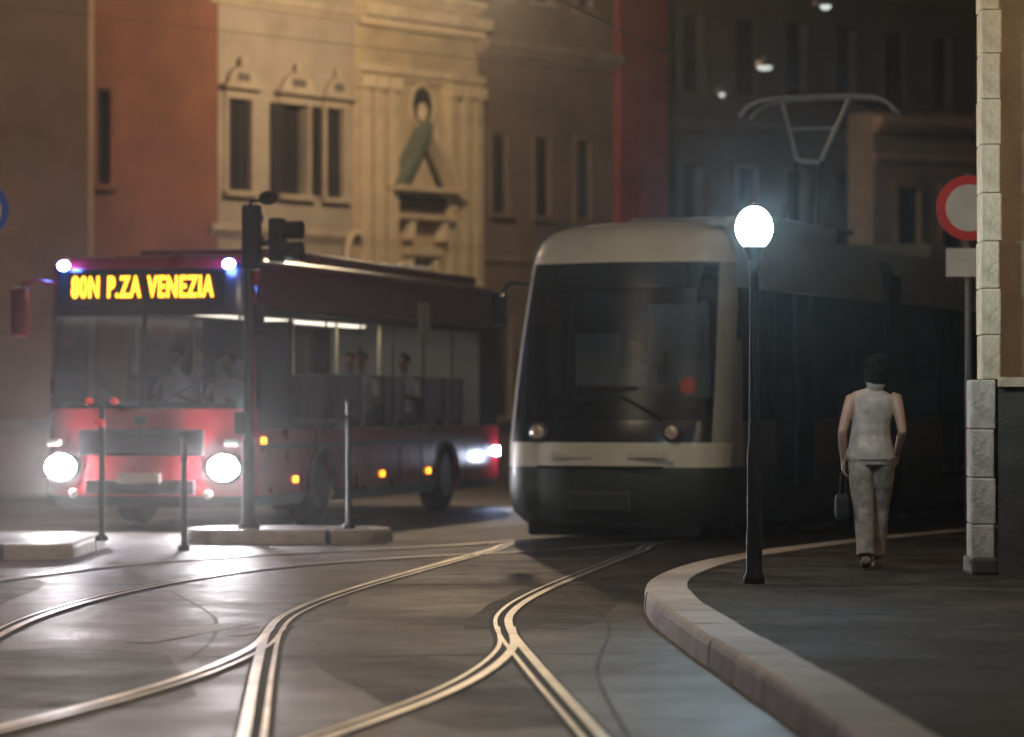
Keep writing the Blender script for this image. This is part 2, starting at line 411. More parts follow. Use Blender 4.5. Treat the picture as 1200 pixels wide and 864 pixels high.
class Body:
    def __init__(s): s.bm = bmesh.new(); s.seg = []
    def limb(s, pts, radii, mi, flat=1.0, n=14):
        P = [Vector(p) for p in pts]; rings = []
        Rr = [r if isinstance(r, tuple) else (r, r*flat) for r in radii]
        for i, p in enumerate(P):
            d = (P[min(i+1, len(P)-1)]-P[max(i-1, 0)]).normalized()
            side = Vector((1, 0, 0)) - d*d.x
            if side.length < .2: side = Vector((0, 0, 1))-d*d.z
            side.normalize(); oth = d.cross(side)
            rings.append([s.bm.verts.new(p+side*Rr[i][0]*math.cos(2*math.pi*k/n)+oth*Rr[i][1]*math.sin(2*math.pi*k/n)) for k in range(n)])
            if i: s.seg.append((P[i-1], P[i], Rr[i-1], Rr[i], mi))
        for a, b in zip(rings, rings[1:]):
            for k in range(n): s.bm.faces.new((a[k], a[(k+1) % n], b[(k+1) % n], b[k]))
        s.bm.faces.new(rings[0][::-1]); s.bm.faces.new(rings[-1])
    def ell(s, c, r, mi):
        mtx = Matrix.Translation(c) @ Matrix.Diagonal((*r, 1))
        bmesh.ops.create_uvsphere(s.bm, u_segments=18, v_segments=12, radius=1, matrix=mtx)
        c = Vector(c); s.seg.append((c, c+Vector((0, 0, .0001)), (min(r[0], r[2]), r[1]), (min(r[0], r[2]), r[1]), mi))
    def build(s, name, parent, mats, voxel=.008, sm=4, rule=None):
        bmesh.ops.recalc_face_normals(s.bm, faces=s.bm.faces)
        me = bpy.data.meshes.new(name+'_raw'); s.bm.to_mesh(me); s.bm.free()
        o = bpy.data.objects.new(name+'_raw', me); COL.objects.link(o)
        r = o.modifiers.new('r', 'REMESH'); r.mode = 'VOXEL'; r.voxel_size = voxel; r.use_smooth_shade = True
        k = o.modifiers.new('s', 'SMOOTH'); k.iterations = sm; k.factor = .5
        dg = bpy.context.evaluated_depsgraph_get()
        m2 = bpy.data.meshes.new_from_object(o.evaluated_get(dg)); bpy.data.objects.remove(o)
        m2.materials.clear()
        for m in mats: m2.materials.append(m)
        for p in m2.polygons:
            c = p.center; best = 1e9; bi = 0
            for (a, b, ra, rb, mi) in s.seg:
                ab = b-a; t = max(0, min(1, (c-a).dot(ab)/max(1e-9, ab.length_squared)))
                q = a+ab*t; rr = (ra[0]+(rb[0]-ra[0])*t+ra[1]+(rb[1]-ra[1])*t)/2
                dd = (c-q).length-rr
                if dd < best: best = dd; bi = mi
            if rule: bi = rule(c, bi)
            p.material_index = bi; p.use_smooth = True
        m2.name = name
        ob = bpy.data.objects.new(name, m2); COL.objects.link(ob)
        if parent: ob.parent = parent
        return ob

DM = []
def driver(parent, x, y, z, nm='driver'):
    if DM:
        o = bpy.data.objects.new(nm, DM[0]); COL.objects.link(o); o.parent = parent; o.location = (x, y, z); return o
    b = Body()
    b.limb([(0, 0, 0), (0, .02, .25), (0, .02, .45), (0, .01, .52)], [(.17, .13), (.16, .11), (.2, .11), (.1, .07)], 0)
    b.limb([(0, .01, .5), (0, -.01, .64)], [.055, .05], 1)
    b.ell((0, -.03, .72), (.075, .095, .115), 1); b.ell((0, .0, .76), (.085, .1, .09), 2); b.ell((0, -.13, .70), (.015, .02, .02), 1)
    for s in (-1, 1):
        b.limb([(s*.18, .02, .47), (s*.25, -.1, .22)], [.055, .045], 0)
        b.limb([(s*.25, -.1, .22), (s*.15, -.38, .27)], [.042, .03], 1)
        b.ell((s*.14, -.42, .28), (.035, .045, .03), 1)
        b.limb([(s*.09, 0, .03), (s*.12, -.42, .02), (s*.12, -.45, -.35)], [.085, .06, .045], 0)
    o = b.build(nm, parent, [M['uniform'], M['skin'], M['hair']], .015, 3)
    DM.append(o.data)
    o.location = (x, y, z); return o

# ------------------------------------------------------------------ BUS
BTH = rad(14.6)
bus = empty('bus', (-4.16, 38.32, 0), -BTH)
BL = 10.9
bwin = [(.5, 1.45), (1.55, 2.85), (2.93, 4.25), (4.33, 5.65), (5.73, 7.05), (7.13, 8.45), (8.53, 9.9)]
bys = sorted(set([.46, .5]+[v for w in bwin for v in w]+[2.15, 3.25, 7.75, 8.85, BL]))
blev = [(.27, 1.18, .10, .10), (.40, 1.25, .0, .12), (.62, 1.25, -.02, .12), (.90, 1.25, .0, .12), (1.14, 1.25, .02, .12), (1.38, 1.25, .03, .12),
        (2.43, 1.25, .10, .12), (2.52, 1.25, .11, .12), (2.96, 1.24, .14, .12), (3.03, 1.22, .17, .12), (3.09, 1.15, .24, .10), (3.12, 1.0, .4, .1)]
bmats = [M['red'], M['glass'], M['black'], M['busgrey'], M['maroon'], M['wglass']]
def bmf(kind, c, i):
    z = c.z
    if kind == 'roof': return 4
    if kind == 'rear': return 0
    if kind in ('side', 'sc'):
        if z < .95 and any(abs(c.y-w) < .55 for w in (2.7, 8.3)): return None
        if 1.14 < z < 2.43:
            return 1 if any(a < c.y < b for a, b in bwin) else 2
        if z < .40: return 3
        if 2.43 < z < 2.52: return 2
        if z > 2.52: return 4
        return 0
    if kind.startswith('corner'):
        k = int(kind[6:])
        if 1.38 < z < 2.43: return 5 if k >= 3 else (0 if k >= 1 else 2)
        if z > 2.43 and z < 3.0: return 2 if k >= 3 else 0
        return 3 if z < .40 else 0
    if 1.38 < z < 2.43: return 5
    if 2.43 < z < 2.97: return 2
    return 3 if z < .40 else 0
shell('body', blev, bys, bus, bmf, bmats, .26, L=BL)
for s in (-1, 1):
    for k, yc in enumerate((2.7, 8.3)):
        archplate('wheel_arch_%d_%d' % (k, s), bus, s*1.25, yc-.55, yc+.55, .27, .90, yc, .52, .40, M['red'])
        wheel(bus, s*1.08, yc)
        box('wheel_well', (s*.78, yc, .62), (.3, 1.1, .66), M['blackm'], bus)
box('bumper_insert', (0, -.035, .50), (1.3, .05, .16), M['busgrey'], bus, .02)
box('grille', (0, -.012, 1.0), (1.5, .05, .30), M['blackm'], bus, .03)
for k in range(4): box('grille_bar', (0, -.045, .90+k*.065), (1.4, .02, .012), M['blackm'], bus)
box('number_plate', (0.0, -.07, .60), (.5, .02, .11), M['signw'], bus, .004)
box('windscreen_divider', (0, .075, 1.9), (.05, .03, 1.05), M['black'], bus, rot=(rad(-4), 0, 0))
box('front_badge', (.0, -.03, 1.25), (.14, .02, .08), M['rim'], bus, .01)
for s in (-1, 1):
    o = lathe('headlamp_%d' % s, [(.15, 0), (.145, .03), (.06, .05)], M['head'], bus, (s*.97, .015, .72), axis='Y'); o.scale = (1.18, .95, 1)  # lens drawn oversize, its shape standing in for headlamp glare
    o = lathe('headlamp_ring_%d' % s, [(.19, -.03), (.185, .03), (.155, .035)], M['black'], bus, (s*.97, .04, .72), axis='Y'); o.scale = (1.18, .95, 1)
    lathe('fog_lamp_%d' % s, [(.05, 0), (.05, .04), (.02, .05)], M['headdim'], bus, (s*.80, -.01, .42), axis='Y')
    ball('marker_lamp_%d' % s, (s*.99, .13, 3.0), (.07, .05, .055), M['blue'], bus)
    box('indicator_%d' % s, (s*1.06, .04, 1.0), (.16, .1, .07), M['headdim'], bus, .02)
    tube('wiper_%d' % s, [(s*.15, -.0, 1.36), (s*.5, .03, 1.6), (s*.9, .06, 1.75)], .012, M['blackm'], bus)
box('indicator_side', (1.262, .55, 1.02), (.02, .12, .07), M['amber'], bus, .008)
for y in (1.7, 5.2, 7.3): box('side_marker', (1.262, y, .56), (.02, .12, .07), M['amber'], bus, .008)
box('rear_side_lamp', (1.27, BL-.12, .78), (.04, .12, .12), M['bluew'], bus, .01)
box('door_panel', (-1.262, 1.0, 1.4), (.02, 1.0, 2.1), M['black'], bus, .008)
box('side_sticker', (1.258, 7.09, 2.5), (.012, .5, .55), M['signw'], bus, .003)
box('side_skirt_line', (1.256, 5.4, .95), (.012, 10.0, .03), M['busgrey'], bus)
for y in (1.95, 3.5, 4.7, 6.0, 7.0, 9.2): box('panel_gap', (1.252, y, .66), (.006, .015, .5), M['black'], bus)
tube('mirror_arm', [(-1.12, .15, 2.80), (-1.25, -.08, 2.84), (-1.36, -.2, 2.78)], .028, M['maroon'], bus)
box('mirror', (-1.38, -.2, 2.47), (.2, .13, .56), M['maroon'], bus, .05)
tube('mirror_arm_right', [(1.2, .3, 2.75), (1.33, .1, 2.74), (1.38, .02, 2.6)], .022, M['black'], bus)
box('mirror_right', (1.38, .0, 2.36), (.14, .1, .4), M['black'], bus, .04)
box('air_conditioner', (.1, 3.4, 3.16), (1.8, 2.8, .2), M['maroon'], bus, .07)
box('roof_fairing', (.9, 6.8, 3.17), (.35, 7.2, .13), M['maroon'], bus, .04)
box('roof_unit', (.0, 8.2, 3.21), (1.7, 1.8, .2), M['tgrey'], bus, .06)
t = bpy.data.curves.new('destination_text', 'FONT'); t.body = '80N P.ZA VENEZIA'; t.size = .30; t.align_x = 'CENTER'; t.align_y = 'CENTER'; t.extrude = .004; t.offset = .0075; t.space_character = 1.14; t.space_word = 1.3
t.materials.append(M['led']); to = bpy.data.objects.new('destination_text', t); COL.objects.link(to); to.parent = bus
to.location = (-.03, .085, 2.74); to.rotation_euler = (rad(90-4), 0, 0)
bpy.context.view_layer.update()
w = to.dimensions.x; to.scale = (1.70/w, 1.12, 1)
box('display_housing', (0, .125, 2.74), (1.9, .03, .38), M['black'], bus, rot=(rad(-4), 0, 0))
box('floor', (0, 5.5, .80), (2.3, 10.3, .05), M['floorm'], bus)
box('ceiling', (0, 5.6, 2.56), (2.3, 10.2, .04), M['inwall'], bus)
box('ceiling_light', (-.5, 6.4, 2.525), (.16, 7.0, .02), M['ceil'], bus)
box('ceiling_light_b', (.5, 6.4, 2.525), (.16, 7.0, .02), M['ceil'], bus)
box('dashboard', (0, .55, 1.2), (2.2, .5, .5), M['blackm'], bus, .08)
box('cab_partition', (.65, 1.75, 1.6), (1.1, .04, 1.6), M['blackm'], bus)
box('rear_bulkhead', (0, 10.5, 1.7), (2.2, .1, 1.7), M['inwall'], bus)
for y in (2.9, 5.7, 8.5): box('far_window_post', (-1.2, y, 1.75), (.03, .14, 1.3), M['inwall'], bus)
driver(bus, .55, 1.35, 1.2)
box('driver_seat', (.55, 1.6, 1.55), (.5, .12, .8), M['seat'], bus, .05)
for r in range(8):
    y = 2.5+r*.95
    for x in (-.95, -.5, .5, .95):
        if random.random() < .12: continue
        box('seat_%d' % r, (x, y, 1.2), (.42, .42, .1), M['seat'], bus, .04)
        box('seat_back_%d' % r, (x, y+.22, 1.5), (.42, .08, .6), M['seat'], bus, .03)
    if r % 2 == 0:
        for x in (-.3, .3): cyl('grab_pole_%d' % r, (x, y, .8), (x, y, 2.54), .02, .02, M['pole_y'], bus, 10)
for (x, y) in ((-.5, 3.4), (.95, 5.3), (.5, 6.25), (-.95, 4.4), (.95, 7.2), (-.5, 2.5)):
    driver(bus, x, y, 1.27, 'passenger')

# ------------------------------------------------------------------ TRAM
TTH = math.atan2(.375, .927)
tram = empty('tram', (.93, 35.40, 0), -TTH)
TL = 27.0
twin = []; tdoor = []; tbel = []
for k in range(4):
    o_ = k*6.9
    twin += [(.95+o_, 2.0+o_), (3.65+o_, 5.0+o_), (5.1+o_, 6.35+o_)]
    tdoor += [(2.12+o_, 2.78+o_), (2.84+o_, 3.5+o_)]
    tbel += [(6.55+o_, 7.1+o_)]
twin = [w for w in twin if w[1] < TL]; tdoor = [w for w in tdoor if w[1] < TL]; tbel = [w for w in tbel if w[1] < TL]
tys = sorted(set([.94]+[v for w in twin+tdoor+tbel for v in w]+[TL]))
tlev = [(.16, 1.08, .14, .16), (.30, 1.20, .0, .18), (.52, 1.23, -.05, .18), (.775, 1.23, -.04, .18), (.99, 1.23, -.02, .18), (1.03, 1.23, -.02, .18), (1.26, 1.225, .03, .18),
        (1.6, 1.22, .11, .18), (2.1, 1.20, .23, .18), (2.66, 1.17, .38, .18), (2.92, 1.155, .46, .18), (3.02, 1.14, .50, .18), (3.15, 1.10, .56, .17), (3.26, 1.02, .66, .15), (3.33, .88, .82, .12), (3.37, .62, 1.1, .1)]
tmats = [M['cream'], M['tglass'], M['black'], M['tgreen'], M['tgrey'], M['tside'], M['bellow'], M['sglass']]
def tmf(kind, c, i):
    z = c.z
    if kind == 'roof': return 4
    if kind == 'rear': return 3
    if kind in ('side', 'sc'):
        if any(a < c.y < b for a, b in tbel) and z < 3.1: return 6
        if any(a < c.y < b for a, b in tdoor) and .50 < z < 2.66: return 7
        if 1.26 < z < 2.66 and c.y > .9:
            return 7 if any(a < c.y < b for a, b in twin) else 2
        if c.y < .95 and z > .775: return 4
        if z < .775: return 3
        if z < 1.26: return 5
        if z < 2.70: return 5
        return 4 if c.y > 1.2 else 0
    if z < .775: return 3
    if kind.startswith('corner'):
        k = int(kind[6:])
        if 1.03 < z < 2.92: return (2 if z < 1.26 else 1) if k >= 3 else 4
        return 0
    if 1.03 < z < 1.26: return 2
    if 1.26 < z < 2.66: return 1
    if 2.66 < z < 2.92: return 2
    return 0
shell('body', tlev, tys, tram, tmf, tmats, .42, nf=12, nc=6, L=TL)
for s in (-1, 1):
    lathe('headlamp_%d' % s, [(.075, 0), (.07, .03), (.03, .04)], M['headdim'], tram, (s*.74, .08, 1.14), axis='Y')
    lathe('headlamp_bezel_%d' % s, [(.10, -.02), (.1, .02), (.08, .025)], M['busgrey'], tram, (s*.74, .095, 1.14), axis='Y')
    for y in (3.4, 10.3, 17.2, 24.1):
        for dy in (-.9, .9): lathe('bogie_wheel', [(.30, -.06), (.30, .06)], M['rim'], tram, (s*.72, y+dy, .31), axis='X')
for y in (3.4, 10.3, 17.2, 24.1): box('bogie_frame', (0, y, .34), (1.3, 2.4, .3), M['blackm'], tram, .05)
box('coupler_cover', (0, -.045, .42), (.7, .06, .22), M['tgreen'], tram, .03)
box('obstacle_guard', (0, .35, .13), (1.9, .1, .16), M['blackm'], tram, .04)
box('bumper_line', (0, -.06, .775), (1.4, .03, .03), M['blackm'], tram, .01)
tube('windscreen_wiper', [(-.55, .03, 1.28), (-.1, .09, 1.55), (.35, .12, 1.6)], .014, M['blackm'], tram)
tube('windscreen_wiper_b', [(.65, .06, 1.28), (.2, .09, 1.5), (-.2, .1, 1.5)], .014, M['blackm'], tram)
for s in (-1, 1): box('lower_lamp_%d' % s, (.1+s*.42, -.035, .90), (.46, .02, .06), M['signw'], tram, .01)
box('dashboard', (0, .85, 1.35), (2.0, .8, .3), M['blackm'], tram, .1)
box('dash_console', (.1, .55, 1.55), (1.2, .3, .16), M['busgrey'], tram, .07)
ball('dash_lamp', (.80, .42, 1.62), (.09, .03, .09), M['redl'], tram)
box('cab_floor', (0, 12, .55), (2.2, 22, .05), M['floorm'], tram)
box('cab_bulkhead', (0, 2.05, 1.7), (2.2, .05, 2.0), M['busgrey'], tram)
box('cab_door', (.15, 2.0, 1.8), (.7, .03, 1.5), M['inwall'], tram)
box('cab_cabinet', (-.75, 1.9, 1.6), (.45, .25, 1.2), M['inwall'], tram, .03)
box('cab_ceiling_lamp', (0, 1.6, 2.62), (.5, .2, .02), M['ceilt'], tram)
box('sun_blind', (0, .62, 2.56), (1.7, .03, .16), M['busgrey'], tram)
driver(tram, -.1, 1.35, 1.32)
box('driver_seat', (-.1, 1.62, 1.6), (.5, .12, .8), M['seat'], tram, .05)
tube('mirror_arm', [(-1.12, .75, 2.70), (-1.25, .55, 2.72), (-1.33, .5, 2.6)], .025, M['black'], tram)
box('mirror', (-1.34, .5, 2.45), (.16, .14, .36), M['black'], tram, .05)
for (a, b) in tdoor:
    for s in (-1, 1):
        box('door_edge', (s*1.215, a-.03, 1.6), (.03, .03, 2.1), M['blackm'], tram)
for k in range(4):
    o_ = k*6.9
    box('roof_equipment_%d' % k, (0, 4.4+o_, 3.42), (1.7, 2.7, .22), M['tgrey'], tram, .08)
for k in range(3):
    o_ = k*6.9
    for q in range(5): box('bellows_rib', (0, 6.6+o_+q*.11, 1.75), (2.5, .04, 2.5), M['bellow'], tram, .015)
for y in range(3, 24, 3):
    for x in (-.85, .85):
        box('tram_seat', (x, y+.3, 1.15), (.45, .45, .1), M['seat'], tram, .04); box('tram_seat_back', (x, y+.5, 1.45), (.45, .08, .6), M['seat'], tram, .03)
pg = bpy.data.objects.new('pantograph', None); COL.objects.link(pg); pg.parent = tram; pg.location = (.38, 6.4, 0)
bow = [(-.98, 0, 4.94), (-.88, 0, 5.05), (-.72, 0, 5.12), (-.4, 0, 5.15), (.4, 0, 5.15), (.72, 0, 5.12), (.88, 0, 5.05), (.98, 0, 4.94)]
tube('collector_bow', bow, .025, M['panto'], pg)
tube('collector_bow_b', [(x*.97, .3, z-.01) for x, y, z in bow], .02, M['panto'], pg)
tube('upper_arm_0', [(-.46, .05, 5.12), (-.38, .4, 4.42)], .025, M['panto'], pg)
tube('upper_arm_1', [(.40, .05, 5.12), (-.08, .4, 4.38)], .025, M['panto'], pg)
for s in (-1, 1):
    tube('lower_arm_%d' % s, [(-.22+s*.15, .4, 4.40), (s*.22, -.7, 3.55)], .022, M['blackm'], pg)  # matte black stands in for the lack of light on the lower arms
    cyl('insulator_%d' % s, (s*.35, -.6, 3.37), (s*.35, -.6, 3.52), .06, .05, M['trimd'], pg)
tube('knee_bar', [(-.39, .4, 4.42), (-.07, .4, 4.38)], .032, M['panto'], pg)
tube('cross_bar', [(-.42, .2, 4.78), (.17, .2, 4.78)], .012, M['panto'], pg)
box('base_frame', (0, -.5, 3.5), (.9, 1.1, .06), M['trimd'], pg, .02)

oc = empty('overhead_wire')
tube('contact_wire', [(-.6, 20, 5.25), (.2, 31, 5.22), (1.5, 36, 5.2), (3.72, 41.2, 5.185), (7.5, 50, 5.2), (16, 70, 5.25)], .007, M['wire'], oc)
tube('span_wire', [(5.6, 44, 5.2), (-12, 57, 8.5)], .005, M['wire'], oc)

# ------------------------------------------------------------------ pedestrian
def pedestrian():
    e = empty('pedestrian', (2.76, 26.2, .153), rad(-4))
    b = Body()
    TOP, TR, SK, HR, SH = 0, 1, 2, 3, 4
    b.limb([(0, .0, .80), (0, 0, .90), (.0, .01, 1.0)], [(.165, .125), (.172, .128), (.145, .11)], TR)
    b.limb([(-.005, .0, .84), (-.005, .0, .90), (-.008, .01, 1.02), (-.003, .01, 1.12), (.006, .01, 1.22), (.015, 0, 1.30), (.02, 0, 1.345), (.025, 0, 1.385)], [(.190, .14), (.184, .137), (.155, .118), (.148, .11), (.165, .113), (.180, .095), (.158, .075), (.06, .055)], TOP)
    b.limb([(.02, .0, 1.34), (.035, .02, 1.46)], [.05, .045], SK)
    b.ell((.042, .04, 1.535), (.072, .09, .105), SK); b.ell((.042, .075, 1.49), (.05, .055, .06), SK)
    b.ell((.042, .137, 1.525), (.012, .018, .02), SK); b.ell((.042, .127, 1.482), (.022, .01, .009), SK)
    for s in (-1, 1): b.ell((.042+s*.078, .04, 1.52), (.012, .02, .03), SK)
    b.ell((.042, .018, 1.56), (.100, .108, .10), HR); b.ell((.035, -.02, 1.49), (.100, .085, .10), HR); b.ell((.03, -.03, 1.42), (.072, .055, .06), HR)
    rr = random.Random(3)
    for k in range(16):
        a = rr.uniform(0, 2*math.pi); zz = rr.uniform(-.09, .09); q = math.sqrt(max(0, 1-(zz/.115)**2))
        b.ell((.04+.094*q*math.cos(a), -.012-abs(.088*q*math.sin(a)), 1.535+zz), (rr.uniform(.018, .034),)*3, HR)
    b.ell((.075, -.075, 1.615), (.055, .05, .045), HR)
    def arm(s, sh, el, wr, hand_dir):
        sh, el, wr, hd = map(Vector, (sh, el, wr, hand_dir)); hd.normalize()
        b.limb([sh+Vector((-s*.04, 0, .02)), sh, sh.lerp(el, .25), sh.lerp(el, .6), el], [.035, .046, .046, .041, .034], SK)
        b.ell(el, (.034, .034, .034), SK)
        b.limb([el, el.lerp(wr, .3), wr], [.034, .035, .023], SK)
        side = Vector((0, 1, 0)) - hd*hd.y; side.normalize()
        b.limb([wr-hd*.01, wr+hd*.03, wr+hd*.085], [(.02, .026), (.02, .038), (.017, .04)], SK)
        inward = Vector((-s, 0, 0))
        for i, (o, ln) in enumerate(((.030, .068), (.010, .078), (-.010, .072), (-.030, .055))):
            p0 = wr+hd*.075+side*o; p1 = p0+hd*ln*.5+inward*.006; p2 = p1+hd*ln*.32+inward*.022; p3 = p2+hd*ln*.1+inward*.022
            b.limb([p0, p1, p2, p3], [.0095, .009, .0085, .007], SK, n=8)
        p0 = wr+hd*.02+side*.03; b.limb([p0, p0+hd*.03+side*.025+inward*.01, p0+hd*.06+side*.032+inward*.02], [.012, .0105, .009], SK, n=8)
    arm(-1, (-.155, 0, 1.31), (-.225, -.07, 1.06), (-.215, .03, .84), (.02, .12, -1))
    arm(1, (.188, 0, 1.315), (.232, -.07, 1.06), (.20, .12, .90), (-.05, .30, -1))
    b.limb([(-.085, 0, .88), (-.075, -.01, .62), (-.062, -.02, .46), (-.052, -.10, .2), (-.05, -.13, .11)], [(.1, .118), .092, .079, .070, .072], TR)
    b.limb([(.085, 0, .88), (.072, .08, .62), (.058, .12, .47), (.05, .15, .2), (.05, .16, .11)], [(.1, .118), .092, .079, .070, .072], TR)
    for (x, y, hz) in ((-.05, -.13, .045), (.05, .16, 0)):
        b.limb([(x, y, .18), (x, y, .07+hz*.5)], [.036, .032], SK)
        b.limb([(x, y-.05, .035+hz), (x, y+.05, .03+hz*.5), (x, y+.15, .022)], [(.033, .033), (.04, .026), (.036, .018)], SH)
    def rule(c, m):
        if m in (0, 1): return 0 if c.z > .835+.03*abs(c.x)/.17 else 1
        return m
    b.build('body', e, [M['top'], M['trous'], M['skin'], M['hair'], M['shoe']], .0065, 3, rule)
    for s in (-1, 1): ball('eye_%d' % s, (.042+s*.028, .122, 1.54), (.011, .008, .008), M['signw'], e); ball('pupil_%d' % s, (.042+s*.028, .129, 1.54), (.005, .003, .005), M['hair'], e)
    tube('bag_handle', [(-.245, .01, .56), (-.235, .04, .73), (-.21, .05, .755), (-.185, .06, .73), (-.20, .09, .56)], .008, M['bag'], e)
    box('hand_bag', (-.225, .05, .48), (.11, .28, .20), M['bag'], e, .04)
pedestrian()

# ------------------------------------------------------------------ street furniture
def street_lamp():
    e = empty('street_lamp', (1.71, 24.1, .153))
    lathe('post', [(.075, 0), (.075, .05), (.058, .08), (.056, .35), (.052, .4), (.050, .9), (.045, .95), (.038, 1.0), (.032, 2.2), (.042, 2.22), (.042, 2.28), (.032, 2.30)], M['pole'], e)
    lathe('cup', [(.035, 2.28), (.075, 2.36), (.08, 2.38), (.05, 2.385)], M['pole'], e)
    ball('globe', (0, 0, 2.51), (.132, .132, .155), M['globe'], e)
    lathe('cap', [(.04, 2.66), (.03, 2.675), (.01, 2.69)], M['pole'], e)
    return e
street_lamp()

def traffic_light():
    e = empty('traffic_light', (-2.74, 35.5, .134))
    lathe('post', [(.12, 0), (.12, .03), (.07, .06), (.065, .9), (.05, .95), (.048, 3.15), (.03, 3.2)], M['pole'], e)
    for nm, cx, cy, rz, top in (('head', .03, .02, rad(178), 3.36), ('side_head', .30, .0, rad(75), 3.22)):
        h = bpy.data.objects.new(nm, None); COL.objects.link(h); h.parent = e; h.location = (cx, cy, top); h.rotation_euler = (0, 0, rz)
        nl = 3 if nm == 'head' else 2
        box('case', (0, 0, -.11*nl), (.20, .15, .22*nl+.02), M['blackm'], h, .03)
        for k in range(nl):
            z = -.115-.22*k
            lathe('visor_%d' % k, [(.09, .0), (.095, .2), (.085, .2), (.08, .0)], M['blackm'], h, (0, -.07, z), axis='Y')
            lathe('lens_%d' % k, [(.08, 0), (.06, .02)], M['black'], h, (0, -.075, z), axis='Y')
    tube('bracket', [(0, 0, 2.95), (.3, 0, 2.98)], .03, M['blackm'], e)
    ball('top_bell', (.2, .02, 3.44), (.1, .09, .075), M['blackm'], e); tube('bell_stem', [(0, 0, 3.15), (0.02, .0, 3.40), (.17, .02, 3.42)], .02, M['blackm'], e)
    box('push_button_box', (-.08, -.03, 1.1), (.12, .12, .24), M['blackm'], e, .02)
traffic_light()

def bollard(x, y, h, z0=0, head=False):
    e = empty('bollard', (x, y, z0))
    lathe('post', [(.06, 0), (.06, .04), (.030, .06), (.028, h-.06), (.036, h-.05), (.036, h-.02), (.02, h)], M['pole'], e, seg=16)
    lathe('reflector_band', [(.0305, h-.25), (.0305, h-.17)], M['redl'] if head else M['blackm'], e, seg=16)
    if head:
        tube('crossbar', [(-.13, 0, h-.02), (.13, 0, h-.02)], .02, M['pole'], e)
        for s in (-1, 1): ball('reflector_%d' % s, (s*.12, -.015, h), (.045, .03, .035), M['redl'], e)
bollard(-3.88, 32.3, 1.32, .134, True)
bollard(-3.2, 33.3, 1.12)
bollard(-1.7, 35.6, 1.35, .134)

def round_sign(x, y, zc, blue=False, rz=0, z0=.15):
    e = empty('traffic_sign', (x, y, z0), rz); zc -= z0
    cyl('pole', (0, .06, 0), (0, .06, zc+.32), .03, .03, M['galv'], e)
    lathe('plate', [(.30, 0), (.30, .012)], M['galv'], e, (0, .012, zc), seg=40, axis='Y')
    lathe('border', [(.298, 0), (.298, .004)], M['signb'] if blue else M['signr'], e, (0, -.001, zc), seg=40, axis='Y')
    lathe('disc_face', [(.215, 0), (.215, .004)], M['signw'], e, (0, -.006, zc), seg=40, axis='Y')
    if not blue: box('supplementary_plate', (0, 0, zc-.50), (.42, .012, .26), M['signw'], e, .003)
    for q in (-.5, -.12, .12): box('clamp', (0, .035, zc+q), (.09, .06, .04), M['galv'], e)
round_sign(4.18, 31.2, 3.22)
round_sign(-5.66, 36.4, 3.5, True, 0, 0)

